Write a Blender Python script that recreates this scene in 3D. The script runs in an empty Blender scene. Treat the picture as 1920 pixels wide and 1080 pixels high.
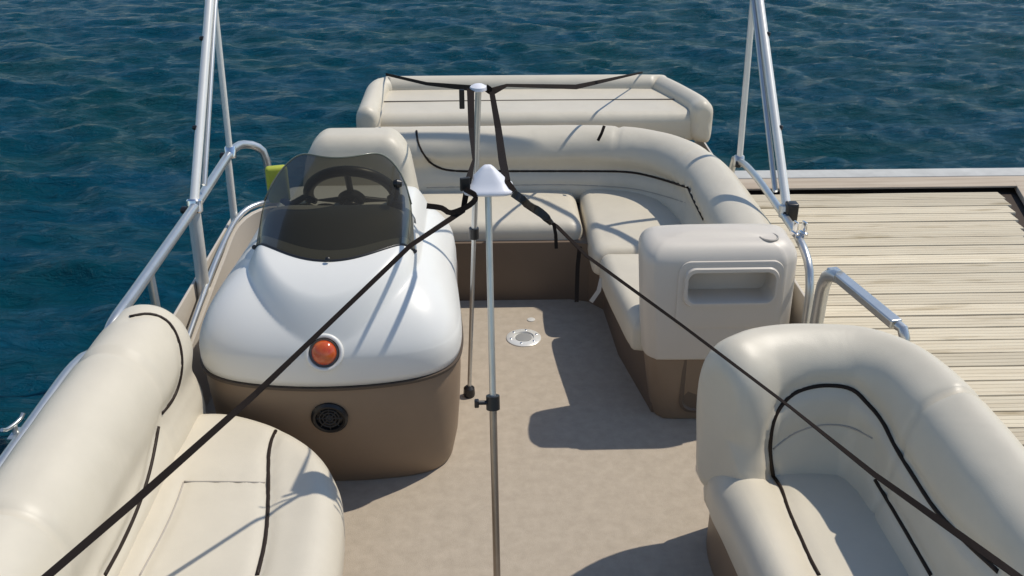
import bpy, bmesh, math, random
import numpy as np
from mathutils import Vector, Matrix
from mathutils.bvhtree import BVHTree
random.seed(7); rng = np.random.default_rng(11)
S = bpy.context.scene; C = S.collection
R = math.radians
# ---------------------------------------------------------------- camera
CAMH = 2.35; FPX = 1800.0; PITCH = R(27.0); YAW = R(1.7)
cd = bpy.data.cameras.new('camera'); cam = bpy.data.objects.new('camera', cd); C.objects.link(cam)
cam.location = (0, 0, CAMH); cam.rotation_euler = (R(90) - PITCH, 0, -YAW)
cd.sensor_width = 36; cd.lens = FPX / 1920 * 36; cd.clip_start = 0.05; cd.clip_end = 3000
S.camera = cam
# ---------------------------------------------------------------- sky, sun, exposure
SUN = Vector((0.60, 0.25, 1.0)).normalized()
w = bpy.data.worlds.new('World'); S.world = w; w.use_nodes = True
nt = w.node_tree; bg = nt.nodes['Background']
sky = nt.nodes.new('ShaderNodeTexSky'); sky.sky_type = 'NISHITA'; sky.sun_disc = False
sky.sun_elevation = math.asin(SUN.z); sky.sun_rotation = math.atan2(SUN.x, SUN.y)
sky.dust_density = 0.3; sky.ozone_density = 2.0; sky.air_density = 1.0
nt.links.new(sky.outputs[0], bg.inputs[0]); bg.inputs[1].default_value = 0.125
sl = bpy.data.lights.new('sun', 'SUN'); sl.energy = 3.55; sl.angle = R(0.6); sl.color = (1.0, 0.93, 0.82)
so = bpy.data.objects.new('sun', sl); C.objects.link(so); so.rotation_euler = SUN.to_track_quat('Z', 'Y').to_euler()
S.view_settings.view_transform = 'Standard'; S.view_settings.look = 'None'
S.view_settings.exposure = 0.0; S.view_settings.gamma = 1.0

# ---------------------------------------------------------------- helpers
FW = Vector((math.sin(YAW)*math.cos(PITCH), math.cos(YAW)*math.cos(PITCH), -math.sin(PITCH)))
RT = Vector((math.cos(YAW), -math.sin(YAW), 0))
UP = RT.cross(FW)
CP = Vector((0, 0, CAMH))
def ray(px, py): return FW + RT*((px-960)/FPX) + UP*((540-py)/FPX)
def at(px, py, z=None, Y=None, x=None):
    d = ray(px, py)
    t = (z-CAMH)/d.z if z is not None else (Y/d.y if Y is not None else x/d.x)
    return CP + d*t
def link(name, me, mat=None, parent=None, smooth=True, sharp=40):
    o = bpy.data.objects.new(name, me); C.objects.link(o)
    if mat: me.materials.append(mat)
    if smooth:
        me.shade_smooth()
        if sharp: me.set_sharp_from_angle(angle=R(sharp))
    if parent: o.parent = parent; o.matrix_parent_inverse = Matrix.Translation(-parent.location)
    return o
def mesh(V, F):
    me = bpy.data.meshes.new('m'); me.from_pydata([tuple(v) for v in V], [], F); me.update()
    bm = bmesh.new(); bm.from_mesh(me); bmesh.ops.recalc_face_normals(bm, faces=bm.faces); bm.to_mesh(me); bm.free()
    return me
class MB:
    def __init__(s): s.V = []; s.F = []
    def add(s, V, F):
        n = len(s.V); s.V += [Vector(v) for v in V]; s.F += [tuple(i+n for i in f) for f in F]; return s
    def box(s, c, d, rz=0, b=0.0):
        bm = bmesh.new(); bmesh.ops.create_cube(bm, size=1)
        bmesh.ops.scale(bm, vec=d, verts=bm.verts)
        if b: bmesh.ops.bevel(bm, geom=bm.edges[:], offset=b, segments=3, affect='EDGES', profile=0.5)
        bmesh.ops.rotate(bm, cent=(0,0,0), matrix=Matrix.Rotation(rz, 3, 'Z'), verts=bm.verts)
        bmesh.ops.translate(bm, vec=c, verts=bm.verts)
        bm.verts.ensure_lookup_table()
        s.add([v.co.copy() for v in bm.verts], [[v.index for v in f.verts] for f in bm.faces]); bm.free(); return s
    def tube(s, pts, r, n=12, closed=False):
        pts = [Vector(p) for p in pts]; m = len(pts); rings = []; T0 = None; N = None
        for i, p in enumerate(pts):
            a = pts[i-1] if (i > 0 or closed) else p; b = pts[(i+1) % m] if (i < m-1 or closed) else p
            T = (b-a).normalized()
            if N is None:
                N = T.orthogonal().normalized()
            else:
                N = (N - T*N.dot(T)).normalized()
            B = T.cross(N); rr = r[i] if isinstance(r, (list, tuple)) else r
            rings.append([p + N*math.cos(2*math.pi*k/n)*rr + B*math.sin(2*math.pi*k/n)*rr for k in range(n)])
        V = [v for q in rings for v in q]; F = []
        for i in range(m if closed else m-1):
            j = (i+1) % m
            for k in range(n): F.append((i*n+k, i*n+(k+1) % n, j*n+(k+1) % n, j*n+k))
        if not closed: F.append(tuple(range(n))[::-1]); F.append(tuple(range((m-1)*n, m*n)))
        return s.add(V, F)
    def cyl(s, a, b, r, n=20, r2=None): return s.tube([a, b], [r, r if r2 is None else r2], n)
    def lathe(s, c, prof, axis=(0,0,1), n=32):
        ax = Vector(axis).normalized(); A = ax.orthogonal().normalized(); B = ax.cross(A); c = Vector(c)
        V = []; F = []; m = len(prof)
        for (rr, h) in prof:
            for k in range(n):
                t = 2*math.pi*k/n; V.append(c + ax*h + (A*math.cos(t)+B*math.sin(t))*rr)
        for i in range(m-1):
            for k in range(n): F.append((i*n+k, i*n+(k+1) % n, (i+1)*n+(k+1) % n, (i+1)*n+k))
        F.append(tuple(range(n))[::-1]); F.append(tuple(range((m-1)*n, m*n)))
        return s.add(V, F)
    def ribbon(s, pts, w, nrm, th=0.0025):
        """flat webbing: nrm = list of width directions"""
        pts = [Vector(p) for p in pts]; V = []; F = []; m = len(pts)
        for i, p in enumerate(pts):
            T = (pts[min(i+1, m-1)] - pts[max(i-1, 0)]).normalized()
            W = Vector(nrm[i]); W = (W - T*W.dot(T)).normalized(); N = T.cross(W)
            ww = (w[i] if isinstance(w, (list, tuple)) else w)/2
            V += [p+W*ww+N*th/2, p-W*ww+N*th/2, p-W*ww-N*th/2, p+W*ww-N*th/2]
        for i in range(m-1):
            for k in range(4): F.append((i*4+k, i*4+(k+1) % 4, (i+1)*4+(k+1) % 4, (i+1)*4+k))
        F.append((0,1,2,3)); F.append(tuple(range(m*4-4, m*4))[::-1])
        return s.add(V, F)
    def build(s, name, mat, parent=None, smooth=True, sharp=40): return link(name, mesh(s.V, s.F), mat, parent, smooth, sharp)
def thing(name, loc, label, cat, group=None):
    o = bpy.data.objects.new(name, None); C.objects.link(o); o.location = loc; o.empty_display_size = 0.1
    return tag(o, label, cat, group)
def tag(o, label, cat, group=None):
    o['label'] = label; o['category'] = cat
    if group: o['group'] = group
    return o
def smoothpath(P, step=0.03, closed=False):
    """Catmull-Rom through P, resampled"""
    P = [Vector(p) for p in P]; n = len(P); out = []
    segs = n if closed else n-1
    for i in range(segs):
        p0 = P[(i-1) % n] if (closed or i > 0) else P[0]*2-P[1]
        p1 = P[i]; p2 = P[(i+1) % n]
        p3 = P[(i+2) % n] if (closed or i < n-2) else P[-1]*2-P[-2]
        k = max(2, int((p2-p1).length/step))
        for q in range(k):
            t = q/k
            out.append(0.5*((2*p1)+(p2-p0)*t+(2*p0-5*p1+4*p2-p3)*t*t+(3*p1-p0-3*p2+p3)*t**3))
    if not closed: out.append(P[-1])
    return out
def groove(o, pts, depth=0.012, width=0.022):
    from mathutils.kdtree import KDTree
    kd = KDTree(len(pts))
    for i, p in enumerate(pts): kd.insert(p, i)
    kd.balance(); me = o.data; ns = [v.normal.copy() for v in me.vertices]
    for v, n in zip(me.vertices, ns):
        _, _, d = kd.find(v.co)
        if d < width*3: v.co -= n*depth*math.exp(-(d/width)**2)
    me.update()
def sweep(name, path, prof, mat, parent=None, cap=0.06, seams=(), prof2=None, flare=None, seamd=0.035, seamw=0.016, wob=0.0):
    """sweep a closed (u,v) profile along a plan path; u = to the left of travel, v = up.  Rounded ends, creased seams."""
    P = smoothpath(path, 0.02); prof = [Vector((a, b, 0)) for a, b in smoothpath2(prof)]
    if prof2: prof2 = [Vector((a, b, 0)) for a, b in smoothpath2(prof2)]
    n = len(prof); L = [0]
    for i in range(1, len(P)): L.append(L[-1] + (P[i]-P[i-1]).length)
    tot = L[-1]; st = []
    for i, p in enumerate(P):
        T = (P[min(i+1, len(P)-1)] - P[max(i-1, 0)]); T.z = 0; T.normalize(); st.append((p, T, 1.0, L[i]))
    def capr(p, T, sgn, l):
        out = []
        for q in range(1, 9):
            a = q/8*math.pi/2; out.append((p + T*sgn*cap*math.sin(a), T, 0.0 + math.cos(a), l))
        return out
    pre = capr(P[0], st[0][1], -1, 0)[::-1]; post = capr(P[-1], st[-1][1], 1, tot)
    st = pre + st + post; V = []; F = []
    for (p, T, s, l) in st:
        N = Vector((0,0,1)).cross(T)
        t = l/tot
        pr = [a.lerp(b, t) for a, b in zip(prof, prof2)] if prof2 else prof
        c = sum(pr, Vector())/n
        g = 1.0
        for sm in seams:
            g -= seamd*math.exp(-((l-sm)/seamw)**2)
        sz = 1 - (1-s)*1.0
        inset = cap*(1-s)
        for a in pr:
            d = a-c; ln = d.length
            f = max(0.0, (ln-inset)/ln)*g
            if s < 1e-6: f = max(0.0, (ln-inset)/ln)
            q = c + d*f
            wv = wob*math.sin(l*23+a.x*31)*math.sin(l*9.7+a.y*17)
            V.append(p + N*(q.x+wv) + Vector((0,0,q.y+wv*0.5)))
    m = len(st)
    for i in range(m-1):
        for k in range(n): F.append((i*n+k, i*n+(k+1) % n, (i+1)*n+(k+1) % n, (i+1)*n+k))
    # close the ends with a fan
    for e in (0, m-1):
        c = sum((V[e*n+k] for k in range(n)), Vector())/n; V.append(c); ci = len(V)-1
        for k in range(n): F.append((e*n+k, e*n+(k+1) % n, ci))
    return link(name, mesh(V, F), mat, parent, True, 0)
def smoothpath2(prof, k=8):
    P = [Vector((a, b, 0)) for a, b in prof]; n = len(P); out = []
    for i in range(n):
        p0, p1, p2, p3 = P[i-1], P[i], P[(i+1) % n], P[(i+2) % n]
        for q in range(k):
            t = q/k; v = 0.5*((2*p1)+(p2-p0)*t+(2*p0-5*p1+4*p2-p3)*t*t+(3*p1-p0-3*p2+p3)*t**3)
            out.append((v.x, v.y))
    return out
def cushion(name, outline, z0, z1, r, mat, parent=None, puff=0.012, rb=0.02, sm=True, step=0.03, nin=14, dish=None, tilt=None):
    """padded slab from a plan outline: rounded top and bottom edges, slight crown"""
    P = smoothpath([(a, b, 0) for a, b in outline], step, True) if sm else densify(outline, step)
    n = len(P); Nn = []
    ar = sum(P[i].x*P[(i+1) % n].y - P[(i+1) % n].x*P[i].y for i in range(n))
    for i in range(n):
        T = (P[(i+1) % n]-P[i-1]).normalized(); N = Vector((T.y, -T.x, 0))
        if ar < 0: N = -N
        Nn.append(N)
    c = sum(P, Vector())/n; rings = []
    hx = (max(p.x for p in P)-min(p.x for p in P))/2; hy = (max(p.y for p in P)-min(p.y for p in P))/2
    mx = (max(p.x for p in P)+min(p.x for p in P))/2; my = (max(p.y for p in P)+min(p.y for p in P))/2
    c = Vector((mx, my, 0))
    def inset(p, d): return Vector((mx+(p.x-mx)*(1-d/hx), my+(p.y-my)*(1-d/hy), 0))
    for q in range(4):
        a = q/3*math.pi/2; rings.append((rb*(1-math.sin(a)), z0+rb*(1-math.cos(a)), None))
    for q in range(9):
        a = q/8*math.pi/2; rings.append((r*(1-math.cos(a)), z1-r+r*math.sin(a), None))
    V = []; F = []
    for (ins, z, _) in rings:
        for i in range(n): v = inset(P[i], ins); V.append(Vector((v.x, v.y, z)))
    base = [inset(P[i], r) for i in range(n)]
    for q in range(1, nin):
        s = 1-q/nin
        for i in range(n):
            v = c+(base[i]-c)*s; V.append(Vector((v.x, v.y, z1+puff*(1-s*s))))
    m = len(rings)+nin-1
    for i in range(m-1):
        for k in range(n): F.append((i*n+k, i*n+(k+1) % n, (i+1)*n+(k+1) % n, (i+1)*n+k))
    V.append(Vector((c.x, c.y, z1+puff))); ci = len(V)-1
    for k in range(n): F.append(((m-1)*n+k, (m-1)*n+(k+1) % n, ci))
    F.append(tuple(range(n))[::-1])
    if dish: V = [dish(v) for v in V]
    return link(name, mesh(V, F), mat, parent, True, 0)
def densify(o, step):
    out = []
    for i in range(len(o)):
        a = Vector((*o[i], 0)); b = Vector((*o[(i+1) % len(o)], 0)); k = max(1, int((b-a).length/step))
        out += [a.lerp(b, q/k) for q in range(k)]
    return out
def rrect(x0, y0, x1, y1, r, k=5):
    out = []
    for cx, cy, a0 in ((x1-r, y1-r, 0), (x0+r, y1-r, 90), (x0+r, y0+r, 180), (x1-r, y0+r, 270)):
        for q in range(k+1): a = R(a0+90*q/k); out.append((cx+r*math.cos(a), cy+r*math.sin(a)))
    return out
def tree_of(*obs):
    V = []; F = []
    for o in obs:
        n = len(V); V += [v.co.copy() for v in o.data.vertices]; F += [[i+n for i in p.vertices] for p in o.data.polygons]
    return BVHTree.FromPolygons(V, F)
def surf(tr, pxs, off=0.0, step=0.02):
    """points on a built surface under a sketched line"""
    W = smoothpath([(a, b, 0) for a, b in pxs], 9)
    out = []
    for p in W:
        h = tr.ray_cast(CP, ray(p.x, p.y).normalized())
        if h[0] is not None: 
            q = h[0]+h[1]*off*(1 if h[1].dot(ray(p.x, p.y)) < 0 else -1)
            if not out or (0.004 < (q-out[-1]).length < 0.25): out.append(q)
    # light smoothing
    for _ in range(2):
        out = [out[0]]+[(out[i-1]+out[i]*2+out[i+1])/4 for i in range(1, len(out)-1)]+[out[-1]]
    return out

# ---------------------------------------------------------------- materials
def mat(name, col, rough=0.5, metal=0.0, var=0.0, vscale=4.0, bump=0.0, bscale=60, spec=0.5, col2=None, coat=0.0, bdet=4, bdist=0.01, stretch=None):
    m = bpy.data.materials.new(name); m.use_nodes = True; nt = m.node_tree; b = nt.nodes['Principled BSDF']
    b.inputs['Roughness'].default_value = rough; b.inputs['Metallic'].default_value = metal
    b.inputs['Specular IOR Level'].default_value = spec; b.inputs['Coat Weight'].default_value = coat
    b.inputs['Base Color'].default_value = (*col, 1)
    tc = nt.nodes.new('ShaderNodeTexCoord'); src = tc.outputs['Object']
    if stretch:
        mp = nt.nodes.new('ShaderNodeMapping'); mp.inputs['Scale'].default_value = stretch; nt.links.new(src, mp.inputs[0]); src = mp.outputs[0]
    if var or col2:
        n = nt.nodes.new('ShaderNodeTexNoise'); n.inputs['Scale'].default_value = vscale; n.inputs['Detail'].default_value = 6; n.inputs['Roughness'].default_value = 0.65
        nt.links.new(src, n.inputs['Vector'])
        cr = nt.nodes.new('ShaderNodeValToRGB'); cr.color_ramp.elements[0].position = 0.32; cr.color_ramp.elements[1].position = 0.68
        c2 = col2 or tuple(c*(1-var) for c in col)
        cr.color_ramp.elements[0].color = (*c2, 1); cr.color_ramp.elements[1].color = (*col, 1)
        nt.links.new(n.outputs[0], cr.inputs[0]); nt.links.new(cr.outputs[0], b.inputs['Base Color'])
    if bump:
        n = nt.nodes.new('ShaderNodeTexNoise'); n.inputs['Scale'].default_value = bscale; n.inputs['Detail'].default_value = bdet
        nt.links.new(src, n.inputs['Vector'])
        bp = nt.nodes.new('ShaderNodeBump'); bp.inputs['Strength'].default_value = bump; bp.inputs['Distance'].default_value = bdist
        nt.links.new(n.outputs[0], bp.inputs['Height']); nt.links.new(bp.outputs[0], b.inputs['Normal'])
    return m
def vinyl(name, col, wr=0.16):
    m = mat(name, col, rough=0.42, var=0.07, vscale=5, spec=0.4)
    nt = m.node_tree; b = nt.nodes['Principled BSDF']; tc = nt.nodes.new('ShaderNodeTexCoord')
    n1 = nt.nodes.new('ShaderNodeTexNoise'); n1.inputs['Scale'].default_value = 5; n1.inputs['Detail'].default_value = 2.5; n1.inputs['Roughness'].default_value = 0.45; n1.inputs['Distortion'].default_value = 0.9
    n2 = nt.nodes.new('ShaderNodeTexVoronoi'); n2.inputs['Scale'].default_value = 420
    nt.links.new(tc.outputs['Object'], n1.inputs['Vector']); nt.links.new(tc.outputs['Object'], n2.inputs['Vector'])
    b1 = nt.nodes.new('ShaderNodeBump'); b1.inputs['Strength'].default_value = wr; b1.inputs['Distance'].default_value = 0.02
    b2 = nt.nodes.new('ShaderNodeBump'); b2.inputs['Strength'].default_value = 0.12; b2.inputs['Distance'].default_value = 0.002
    nt.links.new(n1.outputs[0], b1.inputs['Height']); nt.links.new(n2.outputs[0], b2.inputs['Height'])
    nt.links.new(b1.outputs[0], b2.inputs['Normal']); nt.links.new(b2.outputs[0], b.inputs['Normal'])
    return m
VIN = vinyl('cream vinyl', (0.63, 0.575, 0.465))
VIN2 = vinyl('pale panel vinyl', (0.58, 0.54, 0.50))
PIPE = mat('dark brown piping', (0.022, 0.014, 0.010), rough=0.5, spec=0.2)
SEAM = mat('seam thread', (0.40, 0.36, 0.31), rough=0.7)
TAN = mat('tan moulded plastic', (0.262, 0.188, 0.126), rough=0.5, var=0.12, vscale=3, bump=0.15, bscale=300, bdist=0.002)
TAN_SHADE = mat('shade darkened tan plastic', (0.155, 0.110, 0.077), rough=0.5, var=0.12, vscale=3, bump=0.15, bscale=300, bdist=0.002)  # tan plastic with the shade under the stern seats put into its colour
GEL = mat('white gelcoat', (0.76, 0.75, 0.705), rough=0.36, var=0.03, vscale=2, coat=0.08)
SHELL = mat('cream moulded plastic', (0.62, 0.565, 0.485), rough=0.42, var=0.05, vscale=3, bump=0.1, bscale=400, bdist=0.002)
ALU = mat('anodised aluminium', (0.62, 0.63, 0.62), rough=0.33, metal=0.85, var=0.12, vscale=12)
ALUW = mat('bright painted aluminium', (0.80, 0.79, 0.74), rough=0.3, metal=0.25, var=0.08, vscale=10)
CHROME = mat('chrome', (0.8, 0.8, 0.8), rough=0.12, metal=1.0)
BLK = mat('black plastic', (0.012, 0.012, 0.013), rough=0.38)
DASH = mat('dark grey dash plastic', (0.30, 0.30, 0.285), rough=0.55, bump=0.2, bscale=300, bdist=0.002)
WEB = mat('black webbing', (0.020, 0.015, 0.013), rough=0.85, spec=0.1, bump=0.6, bscale=500, bdist=0.002)
WHITEP = mat('white moulded cap', (0.78, 0.78, 0.82), rough=0.4)
RED = mat('amber red lens', (0.60, 0.13, 0.025), rough=0.15, coat=0.6, col2=(0.45, 0.035, 0.012), vscale=25)
YEL = mat('yellow green foam', (0.42, 0.46, 0.05), rough=0.7, var=0.15, vscale=20)
# tinted acrylic: real see-through sheet
TINT = bpy.data.materials.new('tinted acrylic'); TINT.use_nodes = True
_n = TINT.node_tree; _b = _n.nodes['Principled BSDF']; _o = _n.nodes['Material Output']
_b.inputs['Base Color'].default_value = (0.10, 0.11, 0.08, 1); _b.inputs['Roughness'].default_value = 0.08
_t = _n.nodes.new('ShaderNodeBsdfTransparent'); _t.inputs[0].default_value = (0.245, 0.235, 0.185, 1)
_g = _n.nodes.new('ShaderNodeBsdfGlossy'); _g.inputs['Roughness'].default_value = 0.08; _g.inputs[0].default_value = (0.9, 0.9, 0.9, 1)
_d = _n.nodes.new('ShaderNodeBsdfDiffuse'); _d.inputs[0].default_value = (0.085, 0.082, 0.075, 1)
_f = _n.nodes.new('ShaderNodeFresnel'); _f.inputs[0].default_value = 1.45
_m0 = _n.nodes.new('ShaderNodeMixShader'); _m0.inputs[0].default_value = 0.30
_m1 = _n.nodes.new('ShaderNodeMixShader')
_n.links.new(_t.outputs[0], _m0.inputs[1]); _n.links.new(_d.outputs[0], _m0.inputs[2])
_q = _n.nodes.new('ShaderNodeMath'); _q.operation = 'MULTIPLY'; _q.inputs[1].default_value = 0.13; _n.links.new(_f.outputs[0], _q.inputs[0]); _n.links.new(_q.outputs[0], _m1.inputs[0]); _n.links.new(_m0.outputs[0], _m1.inputs[1]); _n.links.new(_g.outputs[0], _m1.inputs[2])
_n.links.new(_m1.outputs[0], _o.inputs[0])
# carpet
CARP = mat('marine carpet', (0.465, 0.398, 0.315), rough=0.95, col2=(0.395, 0.337, 0.264), vscale=20, bump=0.5, bscale=350, spec=0.1, bdist=0.004)
# water
WAT = bpy.data.materials.new('lake water'); WAT.use_nodes = True; _n = WAT.node_tree; _b = _n.nodes['Principled BSDF']
_b.inputs['Roughness'].default_value = 0.14; _b.inputs['IOR'].default_value = 1.33; _b.inputs['Specular IOR Level'].default_value = 0.11
_tc = _n.nodes.new('ShaderNodeTexCoord'); _mp = _n.nodes.new('ShaderNodeMapping'); _mp.inputs['Scale'].default_value = (1.0, 2.6, 1.0); _mp.inputs['Rotation'].default_value = (0, 0, R(-14))
_n.links.new(_tc.outputs['Object'], _mp.inputs[0])
_n1 = _n.nodes.new('ShaderNodeTexNoise'); _n1.inputs['Scale'].default_value = 5.5; _n1.inputs['Detail'].default_value = 7; _n1.inputs['Roughness'].default_value = 0.62; _n1.inputs['Distortion'].default_value = 0.6
_n.links.new(_mp.outputs[0], _n1.inputs['Vector'])
_bp = _n.nodes.new('ShaderNodeBump'); _bp.inputs['Strength'].default_value = 1.0; _bp.inputs['Distance'].default_value = 0.06
_n.links.new(_n1.outputs[0], _bp.inputs['Height']); _n.links.new(_bp.outputs[0], _b.inputs['Normal'])
_n2 = _n.nodes.new('ShaderNodeTexNoise'); _n2.inputs['Scale'].default_value = 0.55; _n2.inputs['Detail'].default_value = 4
_n.links.new(_mp.outputs[0], _n2.inputs['Vector'])
_cr = _n.nodes.new('ShaderNodeValToRGB'); _cr.color_ramp.elements[0].position = 0.35; _cr.color_ramp.elements[1].position = 0.7
_cr.color_ramp.elements[0].color = (0.001, 0.043, 0.056, 1); _cr.color_ramp.elements[1].color = (0.001, 0.047, 0.086, 1)
_n.links.new(_n2.outputs[0], _cr.inputs[0]); _n.links.new(_cr.outputs[0], _b.inputs['Base Color'])

# ---------------------------------------------------------------- water
def build_water():
    # real wave relief near the boat, graded outwards to a far sheet
    xs = np.concatenate([-np.geomspace(900, 14, 14), np.arange(-13.5, 13.5, 0.07), np.geomspace(14, 900, 14)])
    ys = np.concatenate([-np.geomspace(900, 6, 12), np.arange(-5, 1.0, 0.25), np.arange(1.0, 22, 0.06), np.geomspace(22.5, 1500, 26)])
    X, Y = np.meshgrid(xs, ys); Z = np.zeros_like(X)
    for i in range(90):
        lam = 0.17*(1.3/0.17)**rng.random(); k = 2*math.pi/lam
        th = R(78) + rng.normal(0, 0.50)
        a = 0.0076*lam**0.72
        ph = k*(X*math.cos(th)+Y*math.sin(th)) + rng.random()*6.28
        Z += a*(1-np.abs(np.sin(ph/2)))*1.6 - a*0.4 if i % 4 == 0 else a*np.sin(ph)
    fade = np.clip(1.15-np.maximum(np.abs(X)/18, Y/26), 0, 1)
    Z = Z*fade - 0.62
    ny, nx = X.shape
    me = bpy.data.meshes.new('water')
    co = np.stack([X.ravel(), Y.ravel(), Z.ravel()], 1)
    I = (np.arange(ny-1)[:, None]*nx + np.arange(nx-1)[None]).ravel()
    fc = np.stack([I, I+1, I+nx+1, I+nx], 1)
    me.from_pydata(co.tolist(), [], fc.tolist()); me.update()
    o = link('water', me, WAT, None, True, 0); o['kind'] = 'structure'
build_water()

# ---------------------------------------------------------------- dock
def build_dock():
    t = thing('dock', (2.4, 3.2, -0.05), 'weathered pale timber dock of ridged boards alongside the boat', 'dock')
    WD = mat('weathered timber', (0.71, 0.64, 0.50), rough=0.8, col2=(0.60, 0.52, 0.39), vscale=3.0, bump=0.35, bscale=8, stretch=(0.5, 9, 9), bdist=0.006, spec=0.2)
    WD2 = mat('weathered border timber', (0.54, 0.46, 0.36), rough=0.85, col2=(0.40, 0.32, 0.24), vscale=3, bump=0.5, bscale=8, stretch=(0.5, 9, 9), bdist=0.006, spec=0.2)
    # per-board tone
    nt = WD.node_tree; b = nt.nodes['Principled BSDF']; src = b.inputs['Base Color'].links[0].from_socket
    at_ = nt.nodes.new('ShaderNodeAttribute'); at_.attribute_name = 'tone'
    tc_ = nt.nodes.new('ShaderNodeTexCoord'); mp_ = nt.nodes.new('ShaderNodeMapping'); mp_.inputs['Scale'].default_value = (1.2, 7.5, 1); nt.links.new(tc_.outputs['Object'], mp_.inputs[0])
    ns_ = nt.nodes.new('ShaderNodeTexNoise'); ns_.inputs['Scale'].default_value = 1.6; ns_.inputs['Detail'].default_value = 5; nt.links.new(mp_.outputs[0], ns_.inputs['Vector'])
    rp_ = nt.nodes.new('ShaderNodeValToRGB'); rp_.color_ramp.elements[0].position = 0.28; rp_.color_ramp.elements[0].color = (0.62, 0.58, 0.50, 1); rp_.color_ramp.elements[1].position = 0.42; rp_.color_ramp.elements[1].color = (1, 1, 1, 1)
    nt.links.new(ns_.outputs[0], rp_.inputs[0])
    m2_ = nt.nodes.new('ShaderNodeMix'); m2_.data_type = 'RGBA'; m2_.blend_type = 'MULTIPLY'; m2_.inputs[0].default_value = 1.0
    nt.links.new(src, m2_.inputs[6]); nt.links.new(rp_.outputs[0], m2_.inputs[7]); src = m2_.outputs[2]
    mx = nt.nodes.new('ShaderNodeMix'); mx.data_type = 'RGBA'; mx.blend_type = 'MULTIPLY'; mx.inputs[0].default_value = 1.0
    nt.links.new(src, mx.inputs[6]); nt.links.new(at_.outputs['Color'], mx.inputs[7]); nt.links.new(mx.outputs[2], b.inputs['Base Color'])
    xl = 1.50
    def xr(y): return 3.47 + (y-6.0)*0.285 if y > 4.2 else 3.0+(y-4.2)*0.0
    pitch = 0.122; y = 5.880; m = MB(); tones = []
    while y > -1.0:
        d = pitch-0.006; x1 = xr(y)+rng.normal(0, 0.012); dz = rng.normal(0, 0.0015)
        # board with three ridges
        prof = []
        for q in range(4):
            a = -d/2 + d*q/4; prof += [(a+0.002, 0), (a+d/4-0.004, 0), (a+d/4-0.003, -0.0025), (a+d/4-0.001, -0.0025)]
        prof = prof[:-2]
        pts = [(p[0], dz+p[1]) for p in prof] + [(d/2+0.001, -0.010), (d/2+0.001, -0.03), (-d/2-0.001, -0.03), (-d/2-0.001, -0.010)]
        n = len(pts); V = []; nx = 10
        for e in range(nx+1):
            xx = xl+(x1-xl)*e/nx; wv = rng.normal(0, 0.0012)
            for (yy, zz) in pts: V.append((xx, y+yy+wv, zz))
        F = [(e*n+k, e*n+(k+1) % n, (e+1)*n+(k+1) % n, (e+1)*n+k) for e in range(nx) for k in range(n)]
        F.append(tuple(range(n))[::-1]); F.append(tuple(range(nx*n, nx*n+n)))
        m.add(V, F); tones += [rng.uniform(0.80, 1.10)]*len(V); tw = rng.normal(0, 0.03)
        y -= pitch
    o = m.build('deck_boards', WD, t, False)
    ca = o.data.color_attributes.new('tone', 'FLOAT_COLOR', 'POINT')
    for i, v in enumerate(tones): ca.data[i].color = (v, v*0.99, v*0.96, 1)
    # border boards and pale metal edge
    m = MB()
    m.box((3.9, 6.12, 0.0), (4.9, 0.19, 0.014), 0, 0.003)
    m.build('border_board', WD2, t)
    
    a = Vector((3.56+0.16, 6.10, -0.012)); dirv = Vector((-0.285, -1, 0)).normalized()
    m = MB(); m.box(a+dirv*1.0, (2.0, 0.17, 0.04), math.atan2(dirv.y, dirv.x), 0.004); m.build('border_board', WD2, t)
    m = MB(); m.box((3.9, 6.31, -0.02), (4.9, 0.155, 0.05), 0, 0.006); m.build('edge_trim', mat('pale edge trim', (0.56, 0.56, 0.53), 0.75, 0.0, var=0.2, vscale=6, spec=0.2), t)
    m = MB(); m.box((3.9, 6.376+0.025, -0.12), (4.9, 0.04, 0.2), 0, 0.004)
    m.build('fascia', WD2, t)
    m = MB(); m.box((3.9, 2.6, -0.10), (4.85, 7.4, 0.10), 0, 0.0); m.build('frame', mat('dark timber frame', (0.05, 0.035, 0.025), 0.9, bump=0.4, bscale=20), t)
    # outer finger beyond the diagonal strip
    m = MB(); V = [(3.86, 6.10, 0.0), (6.3, 6.10, 0.0), (6.3, -1, 0.0), (3.3, -1, 0.0), (3.3, 4.1, 0.0)]
    n = len(V); V2 = V+[(a, b, -0.035) for a, b, c in V]
    m.add(V2, [tuple(range(n)), tuple(range(n, 2*n))[::-1]]+[(k, (k+1) % n, n+(k+1) % n, n+k) for k in range(n)])
    m.build('side_decking', WD, t, False)
    cb = C.objects[-1] if False else None
    for x in (1.9, 3.9, 5.8):
        for yy in (6.1, 2.0): 
            mm = MB(); mm.cyl((x, yy, -2.2), (x, yy, -0.15), 0.11); mm.build('pile', WD2, t)
build_dock()
for o in C.objects:
    if o.name.startswith('side_decking'):
        ca = o.data.color_attributes.new('tone', 'FLOAT_COLOR', 'POINT')
        for d in ca.data: d.color = (0.95, 0.94, 0.9, 1)

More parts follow.
